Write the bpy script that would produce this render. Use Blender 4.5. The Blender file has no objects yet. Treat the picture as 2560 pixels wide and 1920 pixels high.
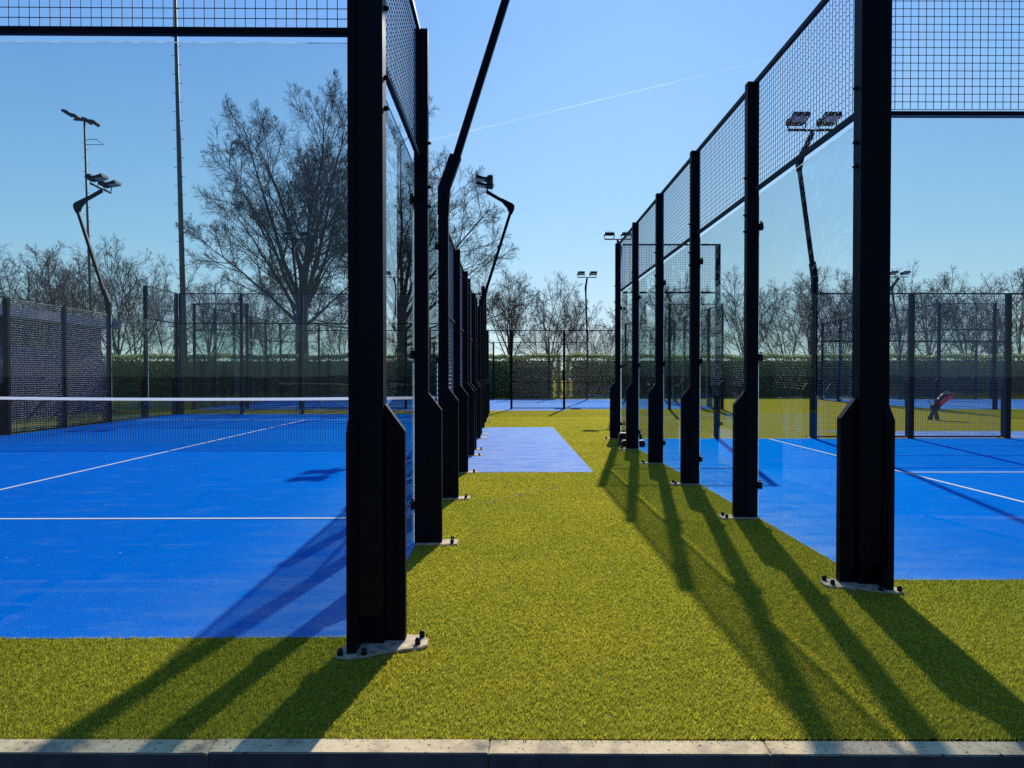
import bpy, math, random
import numpy as np
from mathutils import Vector, Matrix

random.seed(4)
R = math.radians
F, HX, HY, EYE = 1533.0, 1099.0, 808.0, 1.33      # measured off the photograph

def W(x, y, d):
    """world point seen at photo position x,y at distance d"""
    return Vector(((x-HX)*d/F, d, EYE+(HY-y)*d/F))

sc = bpy.context.scene
col = sc.collection

# ------------------------------------------------------------------ materials
def nodes(name):
    m = bpy.data.materials.new(name); m.use_nodes = True
    nt = m.node_tree; nt.nodes.clear()
    out = nt.nodes.new('ShaderNodeOutputMaterial')
    return m, nt, out

def N(nt, t, **kw):
    n = nt.nodes.new(t)
    for k, v in kw.items():
        if k.startswith('_'):
            setattr(n, k[1:], v)
        else:
            n.inputs[k.replace('__', ' ')].default_value = v
    return n

def ramp(nt, src, stops):
    r = nt.nodes.new('ShaderNodeValToRGB')
    el = r.color_ramp.elements
    while len(el) < len(stops): el.new(0.5)
    for e, (p, c) in zip(el, stops):
        e.position = p; e.color = (*c, 1) if len(c) == 3 else c
    nt.links.new(src, r.inputs[0])
    return r

def simple(name, c, rough=0.5, metal=0.0, var=0.25, scale=12.0, bump=0.0, spec=0.5, bscale=None):
    m, nt, out = nodes(name); L = nt.links.new
    b = N(nt, 'ShaderNodeBsdfPrincipled', Roughness=rough, Metallic=metal)
    b.inputs['Specular IOR Level'].default_value = spec
    tc = nt.nodes.new('ShaderNodeTexCoord')
    nz = N(nt, 'ShaderNodeTexNoise', Scale=scale, Detail=6.0)
    L(tc.outputs['Object'], nz.inputs['Vector'])
    lo = tuple(v*(1-var) for v in c); hi = tuple(min(1, v*(1+var)) for v in c)
    r = ramp(nt, nz.outputs['Fac'], [(0.3, lo), (0.7, hi)])
    L(r.outputs[0], b.inputs['Base Color'])
    if bump:
        bn = N(nt, 'ShaderNodeBump', Strength=bump, Distance=0.004)
        n2 = N(nt, 'ShaderNodeTexNoise', Scale=bscale or scale*8, Detail=4.0)
        L(tc.outputs['Object'], n2.inputs['Vector'])
        L(n2.outputs['Fac'], bn.inputs['Height']); L(bn.outputs[0], b.inputs['Normal'])
    L(b.outputs[0], out.inputs[0])
    return m

M = {}
M['steel'] = simple('powder_coated_steel', (0.0008, 0.0014, 0.005), 0.52, var=0.3, scale=3, bump=0.1, bscale=500, spec=0.15)
M['steel_worn'] = simple('dull_dark_steel', (0.03, 0.032, 0.035), 0.45, scale=5)
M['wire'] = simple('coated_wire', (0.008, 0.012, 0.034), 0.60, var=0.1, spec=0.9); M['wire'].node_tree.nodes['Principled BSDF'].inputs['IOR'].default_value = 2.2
M['wire_glint'] = simple('sunlit_coated_wire', (0.05, 0.055, 0.08), 0.48, var=0.1, spec=0.9); M['wire_glint'].node_tree.nodes['Principled BSDF'].inputs['IOR'].default_value = 2.2  # lighter base colour strengthens the sun glint on horizontal wires
M['wire_dull'] = simple('dull_coated_wire', (0.010, 0.014, 0.03), 0.62, var=0.1, spec=0.8)
M['mast'] = simple('galvanised_mast', (0.11, 0.12, 0.10), 0.6, var=0.3, scale=2)
M['plate'] = simple('sandy_base_plate', (0.60, 0.47, 0.29), 0.9, var=0.5, scale=22, bump=0.5, bscale=120)
M['bolt'] = simple('black_bolt_cap', (0.004, 0.004, 0.005), 0.35, spec=0.3)
M['zinc'] = simple('zinc_bolt', (0.5, 0.5, 0.48), 0.35, metal=0.8)
M['lens'] = simple('lamp_glass', (0.45, 0.46, 0.46), 0.2)
M['bark'] = simple('bark', (0.10, 0.085, 0.07), 0.9, var=0.4, scale=3, bump=0.4, bscale=20)
M['twig'] = simple('twig_bark', (0.13, 0.105, 0.09), 0.85, var=0.3, scale=2)
M['tape'] = simple('net_tape', (0.75, 0.75, 0.75), 0.7, var=0.08, scale=30)
def tape_mat():
    m, nt, out = nodes('net_tape'); L = nt.links.new
    nz = N(nt, 'ShaderNodeTexNoise', Scale=60.0); tc = nt.nodes.new('ShaderNodeTexCoord'); L(tc.outputs['Object'], nz.inputs['Vector'])
    c = ramp(nt, nz.outputs['Fac'], [(0.3, (0.72, 0.70, 0.72)), (0.7, (0.9, 0.88, 0.88))])
    d = nt.nodes.new('ShaderNodeBsdfDiffuse'); t = nt.nodes.new('ShaderNodeBsdfTranslucent'); L(c.outputs[0], d.inputs[0]); L(c.outputs[0], t.inputs[0])
    ms = nt.nodes.new('ShaderNodeMixShader'); ms.inputs[0].default_value = 0.5; L(d.outputs[0], ms.inputs[1]); L(t.outputs[0], ms.inputs[2]); L(ms.outputs[0], out.inputs[0]); return m
M['tape'] = tape_mat()
M['cord'] = simple('net_cord', (0.012, 0.015, 0.02), 0.8)
M['line'] = simple('white_line', (0.75, 0.76, 0.78), 0.8, var=0.12, scale=40)
M['fascia'] = simple('grey_fascia', (0.17, 0.17, 0.22), 0.6, var=0.15, scale=1)
M['cladding'] = simple('dark_cladding', (0.085, 0.05, 0.10), 0.7, var=0.5, scale=0.7)
M['window'] = simple('pale_window', (0.55, 0.62, 0.58), 0.12, var=0.5, scale=1.4)
M['red'] = simple('red_plastic', (0.8, 0.03, 0.06), 0.35)
M['brownp'] = simple('brown_plastic', (0.07, 0.045, 0.04), 0.5)
M['blackp'] = simple('black_plastic', (0.006, 0.008, 0.012), 0.5, spec=0.25)
M['greyp'] = simple('grey_plastic', (0.16, 0.16, 0.17), 0.5)
M['white'] = simple('white_paint', (0.7, 0.7, 0.68), 0.5, var=0.05)
M['asphalt'] = simple('asphalt', (0.05, 0.05, 0.052), 0.9, var=0.4, scale=30, bump=0.8, bscale=200)

# kerb concrete with dark stains
def kerb_mat():
    m, nt, out = nodes('kerb_concrete'); L = nt.links.new
    b = N(nt, 'ShaderNodeBsdfPrincipled', Roughness=0.9)
    g = nt.nodes.new('ShaderNodeNewGeometry')
    n1 = N(nt, 'ShaderNodeTexNoise', Scale=7.0, Detail=8.0, Roughness=0.65)
    n2 = N(nt, 'ShaderNodeTexNoise', Scale=45.0, Detail=6.0, Roughness=0.75)
    L(g.outputs['Position'], n1.inputs['Vector']); L(g.outputs['Position'], n2.inputs['Vector'])
    c1 = ramp(nt, n1.outputs['Fac'], [(0.3, (0.26, 0.21, 0.15)), (0.5, (0.80, 0.60, 0.32)), (0.75, (0.95, 0.76, 0.46))])
    c2 = ramp(nt, n2.outputs['Fac'], [(0.36, (0.10, 0.07, 0.06)), (0.43, (1, 1, 1))])
    mx = N(nt, 'ShaderNodeMix', _data_type='RGBA', _blend_type='MULTIPLY'); mx.inputs[0].default_value = 1
    L(c1.outputs[0], mx.inputs[6]); L(c2.outputs[0], mx.inputs[7])
    L(mx.outputs[2], b.inputs['Base Color'])
    bn = N(nt, 'ShaderNodeBump', Strength=0.6, Distance=0.003)
    L(n2.outputs['Fac'], bn.inputs['Height']); L(bn.outputs[0], b.inputs['Normal'])
    L(b.outputs[0], out.inputs[0]); return m
M['kerb'] = kerb_mat()
M['kerb_front'] = simple('kerb_face_dark', (0.085, 0.08, 0.075), 0.95, var=0.35, scale=9, bump=0.6, bscale=90)  # darker grey tone for the front faces of the kerb

# blue court turf: fine fibre grain, painted sparkles of sand, sandy scuffs
def blue_mat(name, c, sand_amt, sand_c=(0.55, 0.50, 0.55), aniso=1.0, sheen=(0.0, 0.36, 1.0), sf=0.16):
    m, nt, out = nodes(name); L = nt.links.new
    b = N(nt, 'ShaderNodeBsdfDiffuse', Roughness=0.6)
    g = nt.nodes.new('ShaderNodeNewGeometry')
    P = g.outputs['Position']
    grain = N(nt, 'ShaderNodeTexNoise', Scale=210.0, Detail=3.0, Roughness=0.8)
    med = N(nt, 'ShaderNodeTexNoise', Scale=38.0, Detail=4.0, Roughness=0.75)
    L(P, grain.inputs['Vector']); L(P, med.inputs['Vector'])
    big = N(nt, 'ShaderNodeTexNoise', Scale=0.7, Detail=5.0, Roughness=0.6); L(P, big.inputs['Vector'])
    dk = tuple(v*0.62 for v in c)
    lt = (c[0], min(1, c[1]*1.45), min(1, c[2]*1.12))
    r1 = ramp(nt, grain.outputs['Fac'], [(0.34, dk), (0.5, c), (0.68, lt), (0.76, (0.04, 0.36, 0.98))])
    r2 = ramp(nt, med.outputs['Fac'], [(0.35, (0.84, 0.84, 0.86)), (0.65, (1.12, 1.12, 1.08))])
    mx = N(nt, 'ShaderNodeMix', _data_type='RGBA', _blend_type='MULTIPLY'); mx.inputs[0].default_value = 1
    L(r1.outputs[0], mx.inputs[6]); L(r2.outputs[0], mx.inputs[7])
    rb = ramp(nt, big.outputs['Fac'], [(0.35, (0.90, 0.93, 0.95)), (0.65, (1.06, 1.05, 1.03))])
    mb = N(nt, 'ShaderNodeMix', _data_type='RGBA', _blend_type='MULTIPLY'); mb.inputs[0].default_value = 1
    L(mx.outputs[2], mb.inputs[6]); L(rb.outputs[0], mb.inputs[7])
    # sand scuffs: streaks lying along x, broken by grain
    mp = N(nt, 'ShaderNodeMapping'); mp.inputs['Scale'].default_value = (0.9, 2.6*aniso, 1)
    L(P, mp.inputs['Vector'])
    s = N(nt, 'ShaderNodeTexNoise', Scale=2.0, Detail=9.0, Roughness=0.66); L(mp.outputs[0], s.inputs['Vector'])
    rs = ramp(nt, s.outputs['Fac'], [(0.56-0.16*sand_amt, (0, 0, 0)), (0.66-0.16*sand_amt, (1, 1, 1))])
    br = ramp(nt, grain.outputs['Fac'], [(0.38, (0.25, 0.25, 0.25)), (0.62, (1, 1, 1))])
    ml = N(nt, 'ShaderNodeMath', _operation='MULTIPLY'); L(rs.outputs[0], ml.inputs[0]); L(br.outputs[0], ml.inputs[1])
    m2 = N(nt, 'ShaderNodeMath', _operation='MULTIPLY'); L(ml.outputs[0], m2.inputs[0]); m2.inputs[1].default_value = min(1, 0.35+0.5*sand_amt)
    ms = N(nt, 'ShaderNodeMix', _data_type='RGBA'); L(m2.outputs[0], ms.inputs[0])
    L(mb.outputs[2], ms.inputs[6]); ms.inputs[7].default_value = (*sand_c, 1)
    # sand washed out along the alley walls, paled to paint in sun sheen too
    sp = nt.nodes.new('ShaderNodeSeparateXYZ'); L(P, sp.inputs[0])
    d0 = N(nt, 'ShaderNodeMath', _operation='SUBTRACT'); L(sp.outputs[0], d0.inputs[0]); d0.inputs[1].default_value = 0.78
    d1 = N(nt, 'ShaderNodeMath', _operation='ABSOLUTE'); L(d0.outputs[0], d1.inputs[0])
    d2 = N(nt, 'ShaderNodeMapRange'); L(d1.outputs[0], d2.inputs[0]); d2.inputs[1].default_value = 1.5; d2.inputs[2].default_value = 3.1; d2.inputs[3].default_value = 1.0; d2.inputs[4].default_value = 0.0
    d3 = N(nt, 'ShaderNodeMath', _operation='POWER'); L(d2.outputs[0], d3.inputs[0]); d3.inputs[1].default_value = 1.4
    s3 = N(nt, 'ShaderNodeTexNoise', Scale=1.5, Detail=8.0, Roughness=0.7); L(mp.outputs[0], s3.inputs['Vector'])
    r3 = ramp(nt, s3.outputs['Fac'], [(0.34, (0, 0, 0)), (0.60, (1, 1, 1))])
    d4 = N(nt, 'ShaderNodeMath', _operation='MULTIPLY'); L(d3.outputs[0], d4.inputs[0]); L(r3.outputs[0], d4.inputs[1])
    d5 = N(nt, 'ShaderNodeMath', _operation='MULTIPLY'); L(d4.outputs[0], d5.inputs[0]); L(br.outputs[0], d5.inputs[1])
    d6 = N(nt, 'ShaderNodeMath', _operation='MULTIPLY'); L(d5.outputs[0], d6.inputs[0]); d6.inputs[1].default_value = 0.95
    m3 = N(nt, 'ShaderNodeMix', _data_type='RGBA'); L(d6.outputs[0], m3.inputs[0]); L(ms.outputs[2], m3.inputs[6]); m3.inputs[7].default_value = (0.60, 0.65, 0.76, 1)
    ms = m3
    # distinct quartz grains, their glint painted as pale dots
    v = N(nt, 'ShaderNodeTexVoronoi', Scale=60.0); L(P, v.inputs['Vector'])
    vs = ramp(nt, v.outputs['Distance'], [(0.09, (1, 1, 1)), (0.17, (0, 0, 0))])
    vn = N(nt, 'ShaderNodeTexWhiteNoise'); L(v.outputs['Position'], vn.inputs['Vector'])
    gt = N(nt, 'ShaderNodeMath', _operation='GREATER_THAN'); L(vn.outputs['Value'], gt.inputs[0]); gt.inputs[1].default_value = 0.55
    gm = N(nt, 'ShaderNodeMath', _operation='MULTIPLY'); L(vs.outputs[0], gm.inputs[0]); L(gt.outputs[0], gm.inputs[1])
    mf = N(nt, 'ShaderNodeMix', _data_type='RGBA'); L(gm.outputs[0], mf.inputs[0])
    L(ms.outputs[2], mf.inputs[6]); mf.inputs[7].default_value = (0.5, 0.7, 0.95, 1)
    L(mf.outputs[2], b.inputs['Color'])
    bn = N(nt, 'ShaderNodeBump', Strength=0.9, Distance=0.006)
    L(grain.outputs['Fac'], bn.inputs['Height']); L(bn.outputs[0], b.inputs['Normal'])
    gl = N(nt, 'ShaderNodeBsdfGlossy', Roughness=0.62); gl.inputs['Color'].default_value = (*sheen, 1); L(bn.outputs[0], gl.inputs['Normal'])
    mg = nt.nodes.new('ShaderNodeMixShader'); mg.inputs[0].default_value = sf; L(b.outputs[0], mg.inputs[1]); L(gl.outputs[0], mg.inputs[2])
    L(mg.outputs[0], out.inputs[0]); return m
M['blue'] = blue_mat('blue_court_turf', (0.0, 0.18, 0.88), 0.12, (0.20, 0.40, 0.66))
M['blue_far'] = blue_mat('sheen_pale_blue_turf', (0.08, 0.28, 0.88), 0.35, (0.50, 0.58, 0.8), 1.0, (0.2, 0.5, 1.0), 0.09)  # paler blue puts the grazing sheen of the far courts into the colour
M['blue_pale'] = blue_mat('sandy_blue_turf', (0.10, 0.30, 0.80), 0.72, (1.0, 0.92, 0.86), 1.2, (0.3, 0.5, 1.0), 0.10)

def turf_mat(name, blade=False):
    m, nt, out = nodes(name); L = nt.links.new
    g = nt.nodes.new('ShaderNodeNewGeometry'); P = g.outputs['Position']
    big = N(nt, 'ShaderNodeTexNoise', Scale=0.8, Detail=4.0); L(P, big.inputs['Vector'])
    fine = N(nt, 'ShaderNodeTexNoise', Scale=95.0 if not blade else 60.0, Detail=4.0, Roughness=0.8); L(P, fine.inputs['Vector'])
    if blade:
        cr = ramp(nt, fine.outputs['Fac'], [(0.3, (0.11, 0.13, 0.022)), (0.5, (0.48, 0.47, 0.040)), (0.68, (0.88, 0.82, 0.11))])
    else:
        cr = ramp(nt, fine.outputs['Fac'], [(0.32, (0.11, 0.11, 0.02)), (0.5, (0.28, 0.255, 0.028)), (0.66, (0.46, 0.40, 0.05))])
    rb = ramp(nt, big.outputs['Fac'], [(0.3, (0.86, 0.9, 0.9)), (0.7, (1.12, 1.06, 1.0))])
    mx = N(nt, 'ShaderNodeMix', _data_type='RGBA', _blend_type='MULTIPLY'); mx.inputs[0].default_value = 1
    L(cr.outputs[0], mx.inputs[6]); L(rb.outputs[0], mx.inputs[7])
    colo = mx.outputs[2]
    if blade:
        d = N(nt, 'ShaderNodeBsdfPrincipled', Roughness=0.5); d.inputs['Specular IOR Level'].default_value = 0.2
        L(colo, d.inputs['Base Color'])
    else:
        d = N(nt, 'ShaderNodeBsdfDiffuse', Roughness=0.6)
    if blade:
        t = nt.nodes.new('ShaderNodeBsdfTranslucent'); L(colo, t.inputs['Color'])
        ms = N(nt, 'ShaderNodeMixShader'); ms.inputs[0].default_value = 0.55
        L(d.outputs[0], ms.inputs[1]); L(t.outputs[0], ms.inputs[2]); L(ms.outputs[0], out.inputs[0])
    else:
        bn = N(nt, 'ShaderNodeBump', Strength=0.8, Distance=0.010)
        L(fine.outputs['Fac'], bn.inputs['Height']); L(bn.outputs[0], d.inputs['Normal'])
        # sparse sand glints, painted into the colour
        v = N(nt, 'ShaderNodeTexVoronoi', Scale=16.0); L(P, v.inputs['Vector'])
        vs = ramp(nt, v.outputs['Distance'], [(0.07, (1, 1, 1)), (0.12, (0, 0, 0))])
        vn = N(nt, 'ShaderNodeTexWhiteNoise'); L(v.outputs['Position'], vn.inputs['Vector'])
        gt = N(nt, 'ShaderNodeMath', _operation='GREATER_THAN'); L(vn.outputs['Value'], gt.inputs[0]); gt.inputs[1].default_value = 0.8
        gm = N(nt, 'ShaderNodeMath', _operation='MULTIPLY'); L(vs.outputs[0], gm.inputs[0]); L(gt.outputs[0], gm.inputs[1])
        mf = N(nt, 'ShaderNodeMix', _data_type='RGBA'); L(gm.outputs[0], mf.inputs[0])
        L(colo, mf.inputs[6]); mf.inputs[7].default_value = (0.75, 0.75, 0.5, 1)
        L(mf.outputs[2], d.inputs['Color'])
        gl = N(nt, 'ShaderNodeBsdfGlossy', Roughness=0.62); gl.inputs['Color'].default_value = (0.72, 0.62, 0.06, 1); L(bn.outputs[0], gl.inputs['Normal'])
        mg = nt.nodes.new('ShaderNodeMixShader'); mg.inputs[0].default_value = 0.08; L(d.outputs[0], mg.inputs[1]); L(gl.outputs[0], mg.inputs[2])
        L(mg.outputs[0], out.inputs[0])
    return m
M['turf'] = turf_mat('green_turf')
M['blade'] = turf_mat('turf_blades', True)

def glass_mat(name, tint, dirt=0.003):
    m, nt, out = nodes(name); L = nt.links.new
    g = nt.nodes.new('ShaderNodeNewGeometry')
    dp = N(nt, 'ShaderNodeVectorMath', _operation='DOT_PRODUCT')
    L(g.outputs['Incoming'], dp.inputs[0]); L(g.outputs['Normal'], dp.inputs[1])
    ab = N(nt, 'ShaderNodeMath', _operation='ABSOLUTE'); L(dp.outputs['Value'], ab.inputs[0])
    om = N(nt, 'ShaderNodeMath', _operation='SUBTRACT'); om.inputs[0].default_value = 1; L(ab.outputs[0], om.inputs[1])
    p5 = N(nt, 'ShaderNodeMath', _operation='POWER'); L(om.outputs[0], p5.inputs[0]); p5.inputs[1].default_value = 5
    f = N(nt, 'ShaderNodeMath', _operation='MULTIPLY_ADD'); L(p5.outputs[0], f.inputs[0]); f.inputs[1].default_value = 0.88; f.inputs[2].default_value = 0.045
    t = nt.nodes.new('ShaderNodeBsdfTransparent'); t.inputs[0].default_value = (*tint, 1)
    gl = N(nt, 'ShaderNodeBsdfGlossy', Roughness=0.0)
    gl.inputs['Color'].default_value = (0.92, 0.97, 0.96, 1)
    # faint ripple of toughened glass, and a little dust
    tc = nt.nodes.new('ShaderNodeTexCoord')
    nz = N(nt, 'ShaderNodeTexNoise', Scale=2.2, Detail=1.0); L(tc.outputs['Object'], nz.inputs['Vector'])
    bn = N(nt, 'ShaderNodeBump', Strength=0.05, Distance=0.02); L(nz.outputs['Fac'], bn.inputs['Height'])
    L(bn.outputs[0], gl.inputs['Normal'])
    ms = nt.nodes.new('ShaderNodeMixShader'); L(f.outputs[0], ms.inputs[0]); L(t.outputs[0], ms.inputs[1]); L(gl.outputs[0], ms.inputs[2])
    df = nt.nodes.new('ShaderNodeBsdfDiffuse'); df.inputs[0].default_value = (0.5, 0.52, 0.5, 1)
    mp = N(nt, 'ShaderNodeMapping'); mp.inputs['Scale'].default_value = (3.0, 3.0, 0.45); L(tc.outputs['Object'], mp.inputs['Vector'])
    dz = N(nt, 'ShaderNodeTexNoise', Scale=2.5, Detail=6.0, Roughness=0.7); L(mp.outputs[0], dz.inputs['Vector'])
    dr = ramp(nt, dz.outputs['Fac'], [(0.40, (0, 0, 0)), (0.80, (dirt*3,)*3)])
    m2 = nt.nodes.new('ShaderNodeMixShader'); L(dr.outputs[0], m2.inputs[0]); L(ms.outputs[0], m2.inputs[1]); L(df.outputs[0], m2.inputs[2])
    L(m2.outputs[0], out.inputs[0]); return m
M['glass'] = glass_mat('toughened_glass', (0.80, 0.86, 0.855))
def edge_mat():
    m, nt, out = nodes('glass_edge'); L = nt.links.new
    b = N(nt, 'ShaderNodeBsdfPrincipled', Roughness=0.15); b.inputs['Base Color'].default_value = (0.35, 0.50, 0.50, 1)
    t = nt.nodes.new('ShaderNodeBsdfTranslucent'); t.inputs[0].default_value = (0.6, 0.8, 0.8, 1)
    nz = N(nt, 'ShaderNodeTexNoise', Scale=20.0); tc = nt.nodes.new('ShaderNodeTexCoord'); L(tc.outputs['Object'], nz.inputs['Vector'])
    ms = nt.nodes.new('ShaderNodeMixShader'); L(nz.outputs['Fac'], ms.inputs[0]); L(b.outputs[0], ms.inputs[1]); L(t.outputs[0], ms.inputs[2]); L(ms.outputs[0], out.inputs[0]); return m
M['glass_edge'] = edge_mat()

def leaf_mat():
    m, nt, out = nodes('laurel_leaf'); L = nt.links.new
    g = nt.nodes.new('ShaderNodeNewGeometry')
    nz = N(nt, 'ShaderNodeTexNoise', Scale=13.0, Detail=5.0, Roughness=0.7); L(g.outputs['Position'], nz.inputs['Vector'])
    c = ramp(nt, nz.outputs['Fac'], [(0.34, (0.07, 0.12, 0.035)), (0.47, (0.28, 0.36, 0.10)), (0.58, (0.72, 0.72, 0.36))])  # pale top stop paints in sun glints as specks on the leaves
    b = N(nt, 'ShaderNodeBsdfPrincipled', Roughness=0.28); L(c.outputs[0], b.inputs['Base Color'])
    t = nt.nodes.new('ShaderNodeBsdfTranslucent'); L(c.outputs[0], t.inputs[0])
    ms = nt.nodes.new('ShaderNodeMixShader'); ms.inputs[0].default_value = 0.45
    L(b.outputs[0], ms.inputs[1]); L(t.outputs[0], ms.inputs[2]); L(ms.outputs[0], out.inputs[0]); return m
M['leaf'] = leaf_mat()
M['core'] = simple('hedge_core', (0.09, 0.12, 0.045), 0.9, var=0.6, scale=4)
def trail_mat():
    m, nt, out = nodes('vapour'); L = nt.links.new
    g = nt.nodes.new('ShaderNodeNewGeometry')
    nz = N(nt, 'ShaderNodeTexNoise', Scale=0.002, Detail=3.0); L(g.outputs['Position'], nz.inputs['Vector'])
    t = nt.nodes.new('ShaderNodeBsdfTransparent'); d = nt.nodes.new('ShaderNodeBsdfTranslucent'); d.inputs[0].default_value = (0.9, 0.9, 0.9, 1)
    dd = nt.nodes.new('ShaderNodeBsdfDiffuse'); dd.inputs[0].default_value = (0.9, 0.9, 0.9, 1)
    a = nt.nodes.new('ShaderNodeAddShader'); L(d.outputs[0], a.inputs[0]); L(dd.outputs[0], a.inputs[1])
    r = ramp(nt, nz.outputs['Fac'], [(0.3, (0.015,)*3), (0.7, (0.085,)*3)])
    ms = nt.nodes.new('ShaderNodeMixShader'); L(r.outputs[0], ms.inputs[0]); L(t.outputs[0], ms.inputs[1]); L(a.outputs[0], ms.inputs[2]); L(ms.outputs[0], out.inputs[0]); return m
M['vapour'] = trail_mat()

# ------------------------------------------------------------------ mesh helpers
class MB:
    def __init__(s): s.v = []; s.f = []; s.m = []
    def add(s, vs, fs, mi=0):
        o = len(s.v); s.v += [tuple(v) for v in vs]; s.f += [tuple(i+o for i in f) for f in fs]; s.m += [mi]*len(fs)
        return s
    def box(s, x0, x1, y0, y1, z0, z1, mi=0):
        return s.add([(x0,y0,z0),(x1,y0,z0),(x1,y1,z0),(x0,y1,z0),(x0,y0,z1),(x1,y0,z1),(x1,y1,z1),(x0,y1,z1)],
                     [(0,3,2,1),(4,5,6,7),(0,1,5,4),(1,2,6,5),(2,3,7,6),(3,0,4,7)], mi)
    def prism(s, prof, axis, a, b, mi=0):
        """closed profile of (p,q) extruded along axis 'x'|'y'|'z' from a to b; profile axes are the other two in order"""
        n = len(prof); vs = []
        for t in (a, b):
            for p, q in prof:
                vs.append({'x': (t, p, q), 'y': (p, t, q), 'z': (p, q, t)}[axis])
        fs = [tuple(range(n-1, -1, -1)), tuple(range(n, 2*n))]
        fs += [(i, (i+1) % n, (i+1) % n+n, i+n) for i in range(n)]
        return s.add(vs, fs, mi)
    def bar(s, p0, p1, w, h, mi=0, up=(0, 0, 1), w2=None, h2=None):
        p0 = Vector(p0); p1 = Vector(p1); d = (p1-p0).normalized(); u = Vector(up)
        if abs(d.dot(u)) > 0.98: u = Vector((1, 0, 0))
        a = d.cross(u).normalized(); b = a.cross(d).normalized()
        vs = []
        for p, ww, hh in ((p0, w, h), (p1, w2 or w, h2 or h)):
            for sa, sb in ((-1,-1),(1,-1),(1,1),(-1,1)): vs.append(p+a*sa*ww/2+b*sb*hh/2)
        return s.add(vs, [(0,1,2,3),(7,6,5,4),(0,4,5,1),(1,5,6,2),(2,6,7,3),(3,7,4,0)], mi)
    def tube(s, pts, rs, n=8, mi=0, cap=True):
        pts = [Vector(p) for p in pts]
        if not isinstance(rs, (list, tuple)): rs = [rs]*len(pts)
        rings = []; base = len(s.v); pa = None
        for i, p in enumerate(pts):
            d = (pts[min(i+1, len(pts)-1)]-pts[max(i-1, 0)]).normalized()
            if pa is None:
                pa = d.orthogonal().normalized()
            a = (pa-d*pa.dot(d)).normalized(); pa = a; b = d.cross(a)
            for k in range(n):
                t = 2*math.pi*k/n; s.v.append(tuple(p+(a*math.cos(t)+b*math.sin(t))*rs[i]))
        for i in range(len(pts)-1):
            for k in range(n):
                k2 = (k+1) % n
                s.f.append((base+i*n+k, base+i*n+k2, base+(i+1)*n+k2, base+(i+1)*n+k)); s.m.append(mi)
        if cap:
            s.f.append(tuple(base+k for k in range(n-1, -1, -1))); s.m.append(mi)
            s.f.append(tuple(base+(len(pts)-1)*n+k for k in range(n))); s.m.append(mi)
        return s
    def mesh(s, name, mats, smooth=False, bevel=0):
        me = bpy.data.meshes.new(name); me.from_pydata(s.v, [], s.f)
        for m in (mats if isinstance(mats, (list, tuple)) else [mats]): me.materials.append(m)
        me.polygons.foreach_set('material_index', s.m)
        if smooth: me.polygons.foreach_set('use_smooth', [True]*len(s.f))
        me.update(); 
        if bevel:
            import bmesh
            bm = bmesh.new(); bm.from_mesh(me)
            bmesh.ops.bevel(bm, geom=[e for e in bm.edges if e.calc_face_angle(0) > 0.5], offset=bevel, segments=2, affect='EDGES')
            bm.to_mesh(me); bm.free()
        return me

def np_mesh(name, verts, faces, mat, smooth=False, k=None):
    """verts (n,3); faces (m,k) uniform"""
    me = bpy.data.meshes.new(name)
    verts = np.asarray(verts, np.float32); faces = np.asarray(faces, np.int32); k = faces.shape[1]
    me.vertices.add(len(verts)); me.vertices.foreach_set('co', verts.ravel())
    me.loops.add(faces.size); me.loops.foreach_set('vertex_index', faces.ravel())
    me.polygons.add(len(faces)); me.polygons.foreach_set('loop_start', np.arange(0, faces.size, k, dtype=np.int32))
    if smooth: me.polygons.foreach_set('use_smooth', np.ones(len(faces), bool))
    me.materials.append(mat); me.update(calc_edges=True); return me

def obj(name, me, parent=None, loc=(0,0,0), rz=0.0, kind=None, label=None, cat=None, group=None):
    o = bpy.data.objects.new(name, me); col.objects.link(o)
    o.location = loc; o.rotation_euler = (0, 0, rz)
    if parent is not None: o.parent = parent
    if kind: o['kind'] = kind
    if label: o['label'] = label
    if cat: o['category'] = cat
    if group: o['group'] = group
    return o
def thing(name, label, cat, loc=(0,0,0), rz=0.0, group=None):
    o = obj(name, None, loc=loc, rz=rz, label=label, cat=cat, group=group); o.empty_display_size = 0.2
    return o
def copy_tree(o, parent=None):
    c = o.copy(); col.objects.link(c); c.parent = parent
    for ch in list(o.children): copy_tree(ch, c)
    return c

# ------------------------------------------------------------------ court frames
ROT_A = R(0.35)
class Frame:
    def __init__(s, x, y, rot=0): s.o = Vector((x, y, 0)); s.rot = rot
    def __call__(s, u, v, z=0):
        c, n = math.cos(s.rot), math.sin(s.rot)
        return s.o+Vector((u*c-v*n, u*n+v*c, z))
A = Frame(-0.735, 3.56, ROT_A)       # left court: extends u<0 (10 m), v>0 (20 m)
Bf = Frame(2.30, 4.54)               # right court: u>0 (20 m), v>0 (10 m)
Cf = Frame(-11.9, 27.0)              # far court straight ahead: 20 x 10
Df = Frame(16.35, 26.8)              # far court on the right: 20 x 10

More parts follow.
